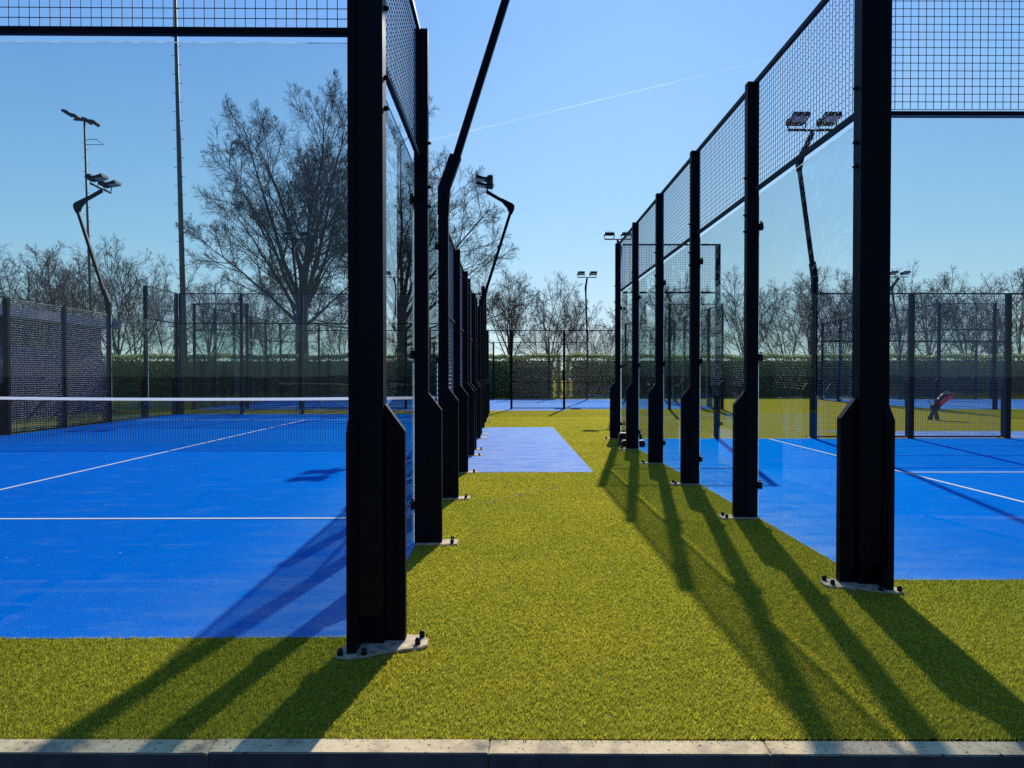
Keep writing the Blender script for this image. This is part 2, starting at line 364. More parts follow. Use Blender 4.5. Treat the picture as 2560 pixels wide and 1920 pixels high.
# ------------------------------------------------------------------ ground
def sheet(name, pts, z, mat, sub=None):
    me = bpy.data.meshes.new(name); me.from_pydata([(p[0], p[1], z) for p in pts], [], [tuple(range(len(pts)))])
    me.materials.append(mat); me.update()
    return obj(name, me, kind='structure')
sheet('turf_ground', [(-900, 2.60), (900, 2.53), (900, 2500), (-900, 2500)], 0.0, M['turf'])
sheet('paved_path', [(-900, -900), (900, -900), (900, 2.50), (-900, 2.57)], -0.16, M['asphalt'])
def court_sheet(fr, u0, u1, v0, v1, z=0.004, mat='blue', name='blue_court'):
    ps = [fr(u0, v0), fr(u1, v0), fr(u1, v1), fr(u0, v1)]
    return sheet(name, ps, z, M[mat])
court_sheet(A, -10.1, 0.02, 0.0, 20.0)
court_sheet(Bf, 0, 20, 0, 10)
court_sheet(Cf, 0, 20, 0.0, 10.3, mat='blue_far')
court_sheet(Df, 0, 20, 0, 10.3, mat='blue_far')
court_sheet(A, 0.13, 1.92, 6.0, 14.15, 0.004, 'blue_pale', 'entrance_mat')
sheet('entrance_mat', [(8.2, 14.66), (16.2, 14.66), (16.2, 16.4), (7.3, 16.4)], 0.004, M['blue_pale'])
sheet('entrance_mat', [(-5.9, 25.75), (2.15, 25.75), (2.0, 26.88), (-5.9, 26.88)], 0.004, M['blue_pale'])
def line(fr, u0, u1, v0, v1): court_sheet(fr, u0, u1, v0, v1, 0.008, 'line', 'court_line')
line(A, -10.05, -0.05, 2.93, 2.98); line(A, -10.05, -0.05, 17.0, 17.05); line(A, -5.08, -5.03, 2.985, 16.995)
line(Bf, 3.0, 3.05, 0.05, 9.95); line(Bf, 3.055, 16.945, 4.97, 5.02); line(Bf, 16.95, 17.0, 0.05, 9.95)
line(Cf, 3.0, 3.05, 0.05, 9.95); line(Cf, 3.055, 16.945, 4.97, 5.02); line(Cf, 16.95, 17.0, 0.05, 9.95)
line(Df, 3.0, 3.05, 0.05, 9.95); line(Df, 3.055, 16.945, 4.97, 5.02)

# kerb
KR = -math.radians(0.6)
kx0 = -4.03
for i in range(9):
    s = MB().prism([(-0.088, -0.30), (0, -0.30), (0, 0.0), (-0.086, -0.006)], 'x', 0.0012, 0.9888)
    me = s.mesh('kerb_stone', [M['kerb'], M['kerb_front']], bevel=0.0035)
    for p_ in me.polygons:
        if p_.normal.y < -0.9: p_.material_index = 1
    x = kx0+i*0.99+0.5
    x = kx0+i*0.99
    yb = 2.560 - (x+0.2)*math.tan(-KR)*0.9
    o = obj('kerb_stone', me, loc=(x, yb+random.uniform(-.002, .002), 0.004+random.uniform(-.002, .002)), rz=KR,
            cat='kerb', group='kerb stones edging the turf')
    o['label'] = 'sandy stained concrete kerb stone edging the turf, number %s from the left of the row' % (
        ['zero', 'zero', 'one', 'two', 'three', 'four', 'five', 'six', 'seven'][i])
    o['label'] = {2: 'concrete kerb stone at the far left end of the row below the turf',
                  3: 'concrete kerb stone crossed by thin post shadows, left of the tall corner post',
                  4: 'concrete kerb stone in full sun with brown stains, starting below the tall left post',
                  5: 'concrete kerb stone under the sunlit middle of the green strip, dirt specks on top',
                  6: 'concrete kerb stone crossed by broad post shadows at bottom right',
                  }.get(i, 'plain concrete kerb stone at the outer ends of the row')

# ------------------------------------------------------------------ turf blades near the camera
def blades():
    rng = np.random.default_rng(7)
    xs = []; 
    def region(x0, x1, y0, y1, dens):
        n = int((x1-x0)*(y1-y0)*dens)
        return np.stack([rng.uniform(x0, x1, n), rng.uniform(y0, y1, n)], 1)
    P = np.concatenate([region(-3.2, 0.2, 2.53, 3.60, 22000), region(0.2, 3.8, 2.50, 3.60, 22000), region(-0.7, 3.9, 3.6, 4.56, 17000),
                        region(-0.7, 2.32, 4.56, 6.6, 12000), region(-0.7, 2.32, 6.6, 9.6, 6000),
                        region(-0.8, 2.32, 9.6, 12, 2400), region(-0.8, 3, 12, 14, 1500), region(-0.8, 4, 14, 16, 1000),
                        region(-0.8, 5, 16, 18, 650), region(-0.8, 6, 18, 21, 380), region(-0.8, 7, 21, 25, 180)])
    x, y = P[:, 0], P[:, 1]
    # keep off the blue courts, the entrance mat, the kerb and the base plates
    keep = y > 2.562-(x+0.2)*0.0095
    inA = (x < -0.72-0.006*(y-3.56)) & (y > 3.565+0.006*(x+0.73)); inB = (x > 2.305) & (y > 4.545) & (y < 14.54)
    keep &= (np.abs(y-6.62) > 0.006) & (np.abs(x-0.62) > 0.004)
    keep &= ~inA & ~inB & ~((y > 9.57) & (y < 17.7) & (x > -0.68) & (x < 1.14))
    for (px, py) in PLATES:
        dx = x-px; dy = y-py
        keep &= ~((np.abs(dx) < 0.18+0.01*np.sin(dy*90)) & (np.abs(dy) < 0.10+0.01*np.sin(dx*70)))
    for poly in CORNERS:
        inside = np.ones(len(x), bool)
        for (ax, ay), (bx, by) in zip(poly, poly[1:]+poly[:1]):
            inside &= ((bx-ax)*(y-ay)-(by-ay)*(x-ax)) > -0.004
        keep &= ~inside
    P = P[keep]; n = len(P)
    far = np.clip((P[:, 1]-2.5)/6, 0, 3)
    h = rng.uniform(0.008, 0.018, n); w = rng.uniform(0.0022, 0.0036, n)*(1+1.4*far)
    a = rng.uniform(0, 2*np.pi, n); lean = rng.uniform(0.2, 1.1, n)*h
    la = rng.normal(0.6, 1.3, n)
    c = np.stack([np.cos(a), np.sin(a)], 1)*w[:, None]/2
    base = np.zeros((n, 3)); base[:, :2] = P; base[:, 2] = 0.0
    v0 = base.copy(); v0[:, :2] -= c; v1 = base.copy(); v1[:, :2] += c
    tip = base.copy(); tip[:, 0] += np.cos(la)*lean; tip[:, 1] += np.sin(la)*lean; tip[:, 2] += h
    mid = (base+tip)/2; mid[:, 2] += h*0.12
    m0 = mid.copy(); m0[:, :2] -= c*0.85; m1 = mid.copy(); m1[:, :2] += c*0.85
    t0 = tip.copy(); t0[:, :2] -= c*0.3; t1 = tip.copy(); t1[:, :2] += c*0.3
    V = np.stack([v0, v1, m0, m1, t0, t1], 1).reshape(-1, 3)
    b = np.arange(n)*6
    Fc = np.concatenate([np.stack([b, b+1, b+3, b+2], 1), np.stack([b+2, b+3, b+5, b+4], 1)])
    return obj('turf_blades', np_mesh('turf_blades', V, Fc, M['blade']), kind='stuff',
               label='short olive green artificial grass fibres covering the strip between the courts', cat='grass')
PLATES = []; CORNERS = []

# ------------------------------------------------------------------ fence kit (local x along the fence, local y outward)
PT, PV = 0.085, 0.108      # post thickness along the fence, depth across it
def post_mesh(h, flange=True):
    s = MB()
    s.box(-PT/2, PT/2, 0.012, 0.012+PV, 0, h)
    if flange:
        y0 = 0.012+PV
        s.prism([(y0+.0005, 0), (y0+0.104, 0), (y0+0.104, 1.05), (y0+.0005, 1.185)], 'x', -PT/2+0.012, PT/2-0.012)
    return s.mesh('post', M['steel'], bevel=0.003)
POST = {}
def plate_mesh():
    s = MB()
    s.prism([(-0.085, 0.02), (0.085, 0.02), (0.092, 0.30), (0.075, 0.345), (-0.072, 0.35), (-0.090, 0.31)], 'z', 0.002, 0.014)
    return s.mesh('base_plate', M['plate'], bevel=0.003)
def dome_mesh(r=0.016, h=0.03):
    s = MB(); s.tube([(0,0,0), (0,0,h*0.55), (0,0,h*0.85), (0,0,h)], [r, r, r*0.75, r*0.3], 10)
    return s.mesh('bolt_cap', M['bolt'], smooth=True)
PLATE = plate_mesh(); DOME = dome_mesh(0.0145, 0.032); NUT = dome_mesh(0.0125, 0.024)
def post(parent, x, h, detail=2, flange=True):
    k = (h, flange)
    if k not in POST: POST[k] = post_mesh(h, flange)
    p = obj('post', POST[k], parent, (x, 0, 0))
    if detail >= 1: obj('base_plate', PLATE, p)
    if detail >= 2:
        for bx, by in ((-0.055, 0.30), (0.055, 0.305)):
            obj('anchor_bolt', DOME, p, (bx, by, 0.014))
        for z in ((3.13, 2.79, 2.64) if h > 3.5 else (2.79, 2.64)):
            n = obj('cap_nut', NUT, p, (0, 0.012+PV, z)); n.rotation_euler = (R(-90), 0, 0)
    return p
def glass_mesh(w, h):
    s = MB(); t = 0.005
    s.add([(0,0,0),(w,0,0),(w,0,h),(0,0,h)], [(0,1,2,3)], 0)
    e = 0.0015
    s.add([(0,-t,0),(0,t,0),(0,t,h),(0,-t,h)], [(0,1,2,3)], 1); s.add([(w,-t,0),(w,t,0),(w,t,h),(w,-t,h)], [(0,1,2,3)], 1)
    s.add([(0,-t,h),(w,-t,h),(w,t,h),(0,t,h)], [(0,1,2,3)], 1)
    return s.mesh('glass_pane', [M['glass'], M['glass_edge']])
def wires(w, z0, z1, r=0.0021, step=0.05, mat='wire'):
    s = MB(); n = int(round(w/step)); 
    def rod(a, b, k=0):
        s.tube([a, b], r*(1.12+0.25*k), 6, k, cap=False)
    for i in range(n+1):
        x = min(max(i*w/n, r), w-r); rod((x, 0, z0), (x, 0, z1))
    m = int(round((z1-z0)/step))
    for j in range(m+1):
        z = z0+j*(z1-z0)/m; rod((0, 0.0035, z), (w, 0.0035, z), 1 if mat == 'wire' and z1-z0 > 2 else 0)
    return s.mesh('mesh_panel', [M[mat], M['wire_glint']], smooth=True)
def rails(w, zs, t=0.035):
    s = MB()
    for z in zs: s.box(0, w, 0.008, 0.036, z-t/2, z+t/2)
    return s.mesh('rail', M['steel'])
def clamp_mesh():
    s = MB(); s.box(-0.021, 0.021, -0.014, 0.014, -0.031, 0.031); s.tube([(0.006,-0.016,0),(0.006,-0.024,0)], 0.009, 6, 1)
    s.tube([(0.0,0.0,0.037),(0.0,0.0,0.05)], 0.012, 8, 0)
    return s.mesh('clamp', [M['bolt'], M['zinc']], bevel=0)
CL = clamp_mesh(); CACHE = {}
def cached(k, f):
    if k not in CACHE: CACHE[k] = f()
    return CACHE[k]
def bay(parent, x0, x1, kind, detail=2):
    """g4 glass + mesh above, g3 glass, m3 mesh 3 m, o opening with lintel"""
    w = round(x1-x0, 3); wm = 'wire' if detail else 'wire_dull'
    if kind in ('g4', 'g3'):
        g = obj('glass_pane', cached(('g', w), lambda: glass_mesh(w-0.012, 2.965)), parent, (x0+0.006, 0, 0.012))
        if detail >= 1:
            for z in (0.30, 1.47, 2.66):
                for xx in (PT/2+0.018, w-PT/2-0.03):
                    obj('clamp', CL, g, (xx, 0.0, z))
    if kind == 'g4':
        m = obj('mesh_panel', cached(('m1', w, wm), lambda: wires(w-0.06, 3.03, 3.97, mat=wm)), parent, (x0+0.03, 0.03, 0))
        for z in (3.005, 3.985): obj('rail', cached(('r4', w), lambda: rails(w-PT, [0])), m, (PT/2-0.03, 0, z))
    if kind == 'm3':
        m = obj('mesh_panel', cached(('m3', w, wm), lambda: wires(w-0.06, 0.06, 2.97, mat=wm)), parent, (x0+0.03, 0.03, 0))
        for z in (0.04, 1.01, 2.01, 2.985): obj('rail', cached(('r3', w), lambda: rails(w-PT, [0], 0.028)), m, (PT/2-0.03, 0, z))
    if kind == 'o':
        obj('lintel', cached(('ro', w), lambda: rails(w-PT, [2.98])), parent, (x0+PT/2, 0, 0))
def fence(name, label, cat, loc, rz, bays, detail=2, skip=(), flange=True, posts=None, group=None, pdetail=None):
    """bays: list of (x0, x1, kind)"""
    t = thing(name, label, cat, loc, rz, group)
    hs = {}
    for x0, x1, k in bays:
        h = 4.0 if k == 'g4' else 3.0
        for x in (x0, x1): hs[x] = max(hs.get(x, 0), h)
    for x, h in sorted(hs.items()):
        if x in skip: continue
        dd = detail if pdetail is None else pdetail(x)
        post(t, x, h, dd, flange)
    for x0, x1, k in bays: bay(t, x0, x1, k, detail)
    return t
def endwall(n0=0, n1=5, w=2.0): return [(i*w, (i+1)*w, 'g4') for i in range(n0, n1)]
LONG = [(0, 2, 'g4'), (2, 4, 'g3'), (4, 6, 'm3'), (6, 8, 'm3'), (8, 8.9, 'o'), (8.9, 11.1, 'm3'), (11.1, 12, 'o'),
        (12, 14, 'm3'), (14, 16, 'm3'), (16, 18, 'g3'), (18, 20, 'g4')]

# corner posts -------------------------------------------------------------
def corner_mesh(h=4.0):
    """local: box corner at origin, outward directions -x (side a) and -y (side b)"""
    s = MB()
    s.box(-0.168, 0.0, -0.095, 0.012, 0, h)            # alley leg
    s.box(-0.0605, -0.010, -0.150, -0.0955, 0, h)        # near leg
    s.prism([(-0.1685, 0), (-0.268, 0), (-0.268, 1.05), (-0.1685, 1.185)], 'y', -0.060, 0.000)
    s.prism([(-0.1505, 0), (-0.225, 0), (-0.225, 1.05), (-0.1505, 1.15)], 'x', -0.0585, -0.014)
    # inner bent plate closing the angle between the two flanges
    s.prism([(-0.168, -0.0955), (-0.0615, -0.168), (-0.0615, -0.0955)], 'z', 0.16, h-0.002)
    return s.mesh('post', M['steel'], bevel=0.003)
CORN = corner_mesh()

# left court -----------------------------------------------------------------
# near wall: local x runs from the left end to the corner; outward is -Y => rotate 180 => local x points -X
a0 = A(0, 0)
fnA = thing('glass_fence', 'tall glass wall with square mesh on top, beside the big left foreground post', 'fence', a0, math.pi+ROT_A)
for i in range(5):
    bay(fnA, i*2.0-0.02*(i == 0), (i+1)*2.0, 'g4', 2 if i == 0 else 1)
for i in range(1, 6): post(fnA, i*2.0, 4.0, 1)
cp = obj('post', CORN, fnA, (0, 0, 0)); cp.scale = (1, 1, 1)
# corner mesh is modelled in world directions mirrored for the left court
cp.rotation_euler = (0, 0, -math.pi-ROT_A+ROT_A)
cp.scale = (-1, 1, 1); cp.location = (0.045, 0.01, 0)
def corner_plate(parent, mirror, loc):
    s = MB()
    s.prism([(-0.355, -0.15), (-0.385, -0.11), (-0.375, -0.02), (-0.35, 0.02), (0.0, 0.03), (0.012, -0.08), (0.035, -0.21), (0.03, -0.262), (-0.015, -0.272), (-0.09, -0.262), (-0.17, -0.21), (-0.27, -0.175)], 'z', 0.002, 0.014)
    p = obj('base_plate', s.mesh('base_plate', M['plate'], bevel=0.003), parent)
    for bx, by in ((-0.345, -0.01), (-0.335, -0.105), (-0.10, -0.235), (0.012, -0.238), (0.004, -0.07)):
        obj('anchor_bolt', DOME, parent, (bx, by, 0.014))
    return p
corner_plate(cp, True, None)
CB = [(-0.37, -0.155), (-0.385, -0.11), (-0.35, 0.02), (0.0, 0.03), (0.035, -0.21), (0.03, -0.265), (-0.02, -0.272), (-0.10, -0.262)]
for z in (3.13, 2.79, 2.64):
    n = obj('cap_nut', NUT, cp, (-0.168, -0.03, z)); n.rotation_euler = (0, R(-90), 0)

# alley side of the left court: outward +X => rz=-90; local x -> -Y, start at the far end
far = A(0, 20)
fence('court_fence', 'row of dark posts with glass and mesh along the left of the green strip', 'fence', far, -math.pi/2+ROT_A,
      [b for b in LONG], skip=(4, 16, 20), pdetail=lambda x: 2 if x > 9 else 1)
# far wall of the left court: outward +Y => rz=0 ; origin at left end
fence('glass_fence', 'glass and mesh end wall behind the net at the far end of the left court', 'fence', A(-10, 20), ROT_A,
      endwall(), detail=1)
# left side: outward -X => rz=+90, local x -> +Y, origin near corner
fence('court_fence', 'mesh side fence on the far left, ending in glass panels by the trees', 'fence', A(-10.05, 0), math.pi/2+ROT_A,
      [b for b in LONG], detail=1, skip=(4, 16))

# right court -----------------------------------------------------------------
fr = thing('glass_fence', 'glass end wall with mesh on top along the right side of the green strip', 'fence', Bf(0, 0), math.pi/2)
for i in range(1, 5+1): post(fr, i*2.0, 4.0, 2)
for i in range(5): bay(fr, i*2.0+0.03*(i == 0), (i+1)*2.0, 'g4', 2)
cr = obj('post', CORN, fr, (0, 0, 0)); cr.rotation_euler = (0, 0, -math.pi/2); cr.location = (-0.02, -0.062, 0)
corner_plate(cr, False, None)
for z in (3.13, 2.79, 2.64):
    n = obj('cap_nut', NUT, cr, (-0.168, -0.03, z)); n.rotation_euler = (0, R(-90), 0)
fnB = thing('glass_fence', 'glass panel with mesh above, right of the big right foreground post', 'fence', Bf(0, 0), math.pi)
fnB.rotation_euler = (0, 0, 0)
for i, (x0, x1, k) in enumerate([(0.0, 2, 'g4'), (2, 4, 'g3')]): bay(fnB, x0, x1, k, 2)
post(fnB, 2.0, 4.0, 1, False); post(fnB, 4.0, 3.0, 1, False)
fence('court_fence', 'glass then mesh fence along the far side of the right court', 'fence', Bf(0, 10), 0,
      LONG[:8], detail=1, skip=(0, 4))
# far court ahead -----------------------------------------------------------------
def mirror_long(): return LONG
fence('court_fence', 'fine mesh fence facing the camera across the end of the green strip', 'fence', Cf(20, 0), math.pi, LONG, detail=0, skip=(4, 16))
fence('court_fence', 'most distant mesh fence in front of the hedge, straight ahead', 'fence', Cf(0, 10), 0, LONG, detail=0, skip=(4, 16))
fence('glass_fence', 'distant glass end wall with a small sign, seen through the right glass panels', 'fence', Cf(20, 10), -math.pi/2, endwall(0, 5), detail=0, skip=(0, 10))
fence('glass_fence', 'distant glass end wall at the left end of the far court', 'fence', Cf(0, 0), math.pi/2, endwall(0, 5), detail=0, skip=(0, 10))
fence('glass_fence', 'distant glass end wall at the right, beyond the red machine', 'fence', Df(0, 0), math.pi/2, endwall(0, 5), detail=0)
fence('court_fence', 'distant fence with glass panels at the far right edge behind the red machine', 'fence', Df(6, 0), math.pi, [(0, 2, 'm3'), (2, 4, 'g3'), (4, 6, 'g4')], detail=0, skip=(6,))
fence('court_fence', 'distant mesh fence in front of the hedge on the right', 'fence', Df(0, 10), 0, LONG[:6], detail=0, skip=(0, 4))

# plate exclusion for blades
for i in (2,): PLATES.append(tuple(A(0.19, i-0.0))[:2])
PLATES.append(tuple(A(0.19, 2))[:2]); PLATES.append(tuple(A(0.19, 4))[:2]); PLATES.append(tuple(A(0.19, 6))[:2])
for i in (2, 4, 6): PLATES.append((Bf(-0.19, i).x, Bf(0, i).y))
bpy.context.view_layer.update()
for o in (cp, cr):
    pts = [tuple((o.matrix_world @ Vector((x, y, 0)))[:2]) for x, y in CB]
    area = sum(pts[i][0]*pts[(i+1) % len(pts)][1]-pts[(i+1) % len(pts)][0]*pts[i][1] for i in range(len(pts)))
    if area < 0: pts.reverse()
    CORNERS.append(pts)
blades()

# sign on the far court's end wall
sg = thing('sign', 'small white sign with dark letters PC on the distant glass wall', 'sign', W(1543, 721, 27.4))
sm = MB().box(-0.16, 0.16, -0.006, 0.006, -0.11, 0.11).box(-0.16, 0.16, -0.009, -0.006, 0.085, 0.11, 1).box(-0.16, 0.16, -0.009, -0.006, -0.11, -0.085, 1).mesh('board', [M['white'], M['blackp']])
obj('board', sm, sg)
tx = bpy.data.curves.new('lettering', 'FONT'); tx.body = 'PC'; tx.size = 0.2; tx.extrude = 0.001; tx.align_x = 'CENTER'; tx.align_y = 'CENTER'
to = bpy.data.objects.new('lettering', tx); col.objects.link(to)
bpy.context.view_layer.update()
dg = bpy.context.evaluated_depsgraph_get(); tme = bpy.data.meshes.new_from_object(to.evaluated_get(dg)); bpy.data.objects.remove(to)
tme.materials.clear(); tme.materials.append(M['blackp'])
lt = obj('lettering', tme, sg, (0, -0.011, 0)); lt.rotation_euler = (R(90), 0, 0)

# ------------------------------------------------------------------ light masts (local y outward; replaces a post of the fence)
def lamp_mesh():
    s = MB()
    # optic box: thin tray, thickened driver housing behind; points to -y
    s.prism([(-0.24, -0.012), (-0.24, 0.075), (-0.02, 0.030), (0.04, 0.035), (0.08, 0.085), (0.20, 0.080), (0.215, 0.03), (0.19, -0.03)], 'x', -0.175, 0.175)
    s.prism([(-0.235, -0.02), (-0.235, -0.0125), (0.0, -0.0205), (0.0, -0.03)], 'x', -0.15, 0.15, 1)
    for k in range(6):
        s.box(-0.13+k*0.052, -0.12+k*0.052, 0.085, 0.19, 0.086, 0.115)
    return s.mesh('lamp_head', [M['blackp'], M['lens']], bevel=0.004)
def yoke_mesh():
    s = MB()
    for x in (-0.19, 0.19): s.tube([(x, 0.06, 0.03), (x, 0.07, -0.10), (x*0.8, 0.07, -0.155)], 0.013, 6)
    s.tube([(-0.152, 0.07, -0.155), (0.152, 0.07, -0.155)], 0.014, 6)
    return s.mesh('yoke', M['blackp'])
LAMP, YOKE = lamp_mesh(), yoke_mesh()
def make_mast(label, loc, rz, pole=True):
    t = thing('light_mast', label, 'light mast', loc, rz, 'bent black light masts around the courts')
    s = MB(); y0 = 0.012
    s.box(-PT/2, PT/2, y0, y0+PV, 0, 3.20)
    s.prism([(y0+PV+.0005, 0), (y0+PV+0.104, 0), (y0+PV+0.104, 1.05), (y0+PV+.0005, 1.185)], 'x', -PT/2+0.012, PT/2-0.012)
    obj('lower_post', s.mesh('lower_post', M['steel'], bevel=0.003), t)
    obj('base_plate', PLATE, t)
    for bx in (-0.055, 0.055): obj('anchor_bolt', DOME, t, (bx, 0.302, 0.014))
    s = MB()
    yc = y0+PV/2
    # knee bracket: two side plates following the bend
    s.prism([(yc-0.06, 3.02), (yc+0.058, 3.02), (yc+0.075, 3.30), (yc+0.19, 3.62), (yc+0.075, 3.66), (yc-0.055, 3.30)], 'x', -0.052, 0.052)
    obj('knee_bracket', s.mesh('knee_bracket', M['steel'], bevel=0.003), t)
    s = MB(); s.bar((0, yc+0.01, 3.22), (0, yc+0.86, 5.92), 0.078, 0.078, up=(1, 0, 0)); 
    obj('upper_pole', s.mesh('upper_pole', M['steel'], bevel=0.004), t)
    s = MB()
    e = Vector((0, yc+0.875, 5.94)); tip = Vector((0, yc+0.155, 6.34))
    s.prism([(e.y+0.045, 5.86), (e.y+0.05, 5.96), (e.y-0.01, 6.015), (e.y-0.30, 6.155), (e.y-0.27, 6.02), (e.y-0.165, 5.90), (e.y-0.10, 5.74), (e.y-0.02, 5.72)], 'x', -0.046, 0.046)
    s.bar(e+Vector((0, -0.06, 0.02)), tip, 0.08, 0.085, up=(1, 0, 0))
    arm = obj('arm', s.mesh('arm', M['steel'], bevel=0.004), t)
    s = MB(); s.bar((-0.50, tip.y+0.03, tip.z+0.055), (0.50, tip.y+0.03, tip.z+0.055), 0.04, 0.035)
    obj('crossbar', s.mesh('crossbar', M['steel'], bevel=0.003), t)
    for x in (-0.32, 0.32):
        l = obj('lamp_head', LAMP, t, (x, tip.y-0.03, tip.z+0.235)); l.rotation_euler = (R(-7), 0, 0)
        yk = obj('yoke', YOKE, l)
    s = MB(); pts = [(x, tip.y+0.17+0.05*math.sin(q), tip.z+0.12+0.06*math.cos(q)) for x, q in [(0.12+0.02*k, k*0.55) for k in range(7)]]
    s.tube(pts, 0.006, 5); obj('cable', s.mesh('cable', M['blackp']), t)
    return t
m0 = make_mast('largest bent black mast, leaning over the green strip and out of frame', A(0, 4), -math.pi/2+ROT_A)
def mast(label, loc, rz):
    m = copy_tree(m0); m.location = loc; m.rotation_euler = (0, 0, rz); m['label'] = label; return m
mast('bent black mast with two lamps in open sky, ending the left post row', A(0, 16), -math.pi/2+ROT_A)
mast('bent black mast with two lamps before the thin pole at far left', A(-10.05, 16), math.pi/2+ROT_A)
mast('bent mast with two lamps seen through the mesh beside the big right post', Bf(4, 10), 0)
mast('distant lamp pair on a mast just above the farthest post of the right row', Cf(16, 0), math.pi)
mast('distant bent mast with two lamps seen against the big bare tree', Cf(4, 0), math.pi)
mast('small distant two-lamp mast standing alone between the two fences, above the small trees', Cf(16, 10), 0)
mast('distant mast on the hedge side of the far court, hidden by the left posts', Cf(4, 10), 0)
mast('small distant two-lamp mast on the right in front of the tree tops', Df(4, 10), 0)

# ------------------------------------------------------------------ nets
def net(label, c, rz, L=10.0, fine=True):
    t = thing('net', label, 'net', c, rz)
    s = MB(); n = int(L/0.05); r = 0.0028
    for i in range(n+1):
        x = -L/2+i*L/n; s.bar((x, 0, 0.03), (x, 0, 0.87-0.04*(1-(2*x/L)**2)), 2*r, 2*r)
    for j in range(19):
        z = 0.03+j*0.0455
        s.bar((-L/2, 0.004, z), (0, 0.004, z*(0.83/0.87)), 2*r, 2*r); s.bar((0, 0.004, z*(0.83/0.87)), (L/2, 0.004, z), 2*r, 2*r)
    obj('netting', s.mesh('netting', M['cord']), t)
    s = MB(); K = 24
    for i in range(K):
        x0 = -L/2+i*L/K; x1 = x0+L/K
        z0 = 0.89-0.04*(1-(2*x0/L)**2); z1 = 0.89-0.04*(1-(2*x1/L)**2)
        s.add([(x0, 0, z0-.027), (x1, 0, z1-.027), (x1, 0, z1+.027), (x0, 0, z0+.027)], [(0, 1, 2, 3)])
    obj('tape', s.mesh('tape', M['tape']), t)
    s = MB()
    for x in (-L/2-0.02, L/2+0.02): s.box(x-0.03, x+0.03, -0.03, 0.03, 0, 0.93)
    for k, x in enumerate((-L/2-0.02, L/2+0.02)):
        q = MB().box(-0.03, 0.03, -0.03, 0.03, 0, 0.93); obj('post', q.mesh('post', M['steel']), t, (x, 0, 0))
    return t
net('black net with a white top band across the left court', A(-5.0, 10), ROT_A, 9.9)
net('net of the far court standing edge-on behind the left posts', Cf(10, 5), math.pi/2, 9.9)

# ------------------------------------------------------------------ hedges
def hedge(label, x0, x1, y0, depth, h, seed, dens=330):
    rng = np.random.default_rng(seed)
    t = thing('hedge', label, 'hedge', ((x0+x1)/2, y0, 0))
    w = x1-x0
    nx = int(w/0.4)+1
    s = MB(); s.box(-w/2+0.3, w/2-0.3, 0.75, depth-0.25, 0, h-0.30); obj('core', s.mesh('core', M['core']), t)
    n1 = int(w*h*dens); n2 = int(w*depth*dens); n3 = int(h*depth*dens*2)
    f = np.stack([rng.uniform(-w/2, w/2, n1), rng.uniform(0.0, 0.5, n1), rng.uniform(0.03, h, n1)], 1)
    g = np.stack([rng.uniform(-w/2, w/2, n2), rng.uniform(0, depth, n2), h+rng.normal(-0.04, 0.05, n2)+0.03*np.sin(np.arange(n2)*0.01)], 1)
    e = np.stack([np.where(rng.random(n3) < .5, -w/2, w/2)+rng.normal(0, 0.05, n3), rng.uniform(0, depth, n3), rng.uniform(0.03, h, n3)], 1)
    P = np.concatenate([f, g, e])
    P[:, 1] += 0.07*np.sin(P[:, 0]*2.3)+0.05*np.sin(P[:, 0]*5.1+P[:, 2]*3)
    P[:, 2] += np.where(P[:, 2] > h*0.9, 0.05*np.sin(P[:, 0]*1.7)+0.03*np.sin(P[:, 0]*4.3), 0)
    n = len(P); L_ = rng.uniform(0.09, 0.17, n)/2; w_ = L_*rng.uniform(0.38, 0.5, n)
    a = rng.normal(size=(n, 3)); a[:, 1] -= 0.2; a[:, 2] += 0.2; a /= np.linalg.norm(a, axis=1)[:, None]
    b = np.cross(a, rng.normal(size=(n, 3))); b /= np.linalg.norm(b, axis=1)[:, None]
    V = np.stack([P-a*L_[:, None], P+b*w_[:, None], P+a*L_[:, None], P-b*w_[:, None]], 1).reshape(-1, 3)
    q = np.arange(n)*4
    obj('foliage', np_mesh('foliage', V, np.stack([q, q+1, q+2, q+3], 1), M['leaf']), t)
    return t
hedge('dark leafy hedge ending at a gap, behind the fences on the left and straight ahead', -30, 2.85, 39.6, 1.3, 2.36, 1, 520)
hedge('dark leafy hedge beginning right of the gap and running to the right edge', 3.5, 33, 41.5, 1.3, 2.42, 2, 520)

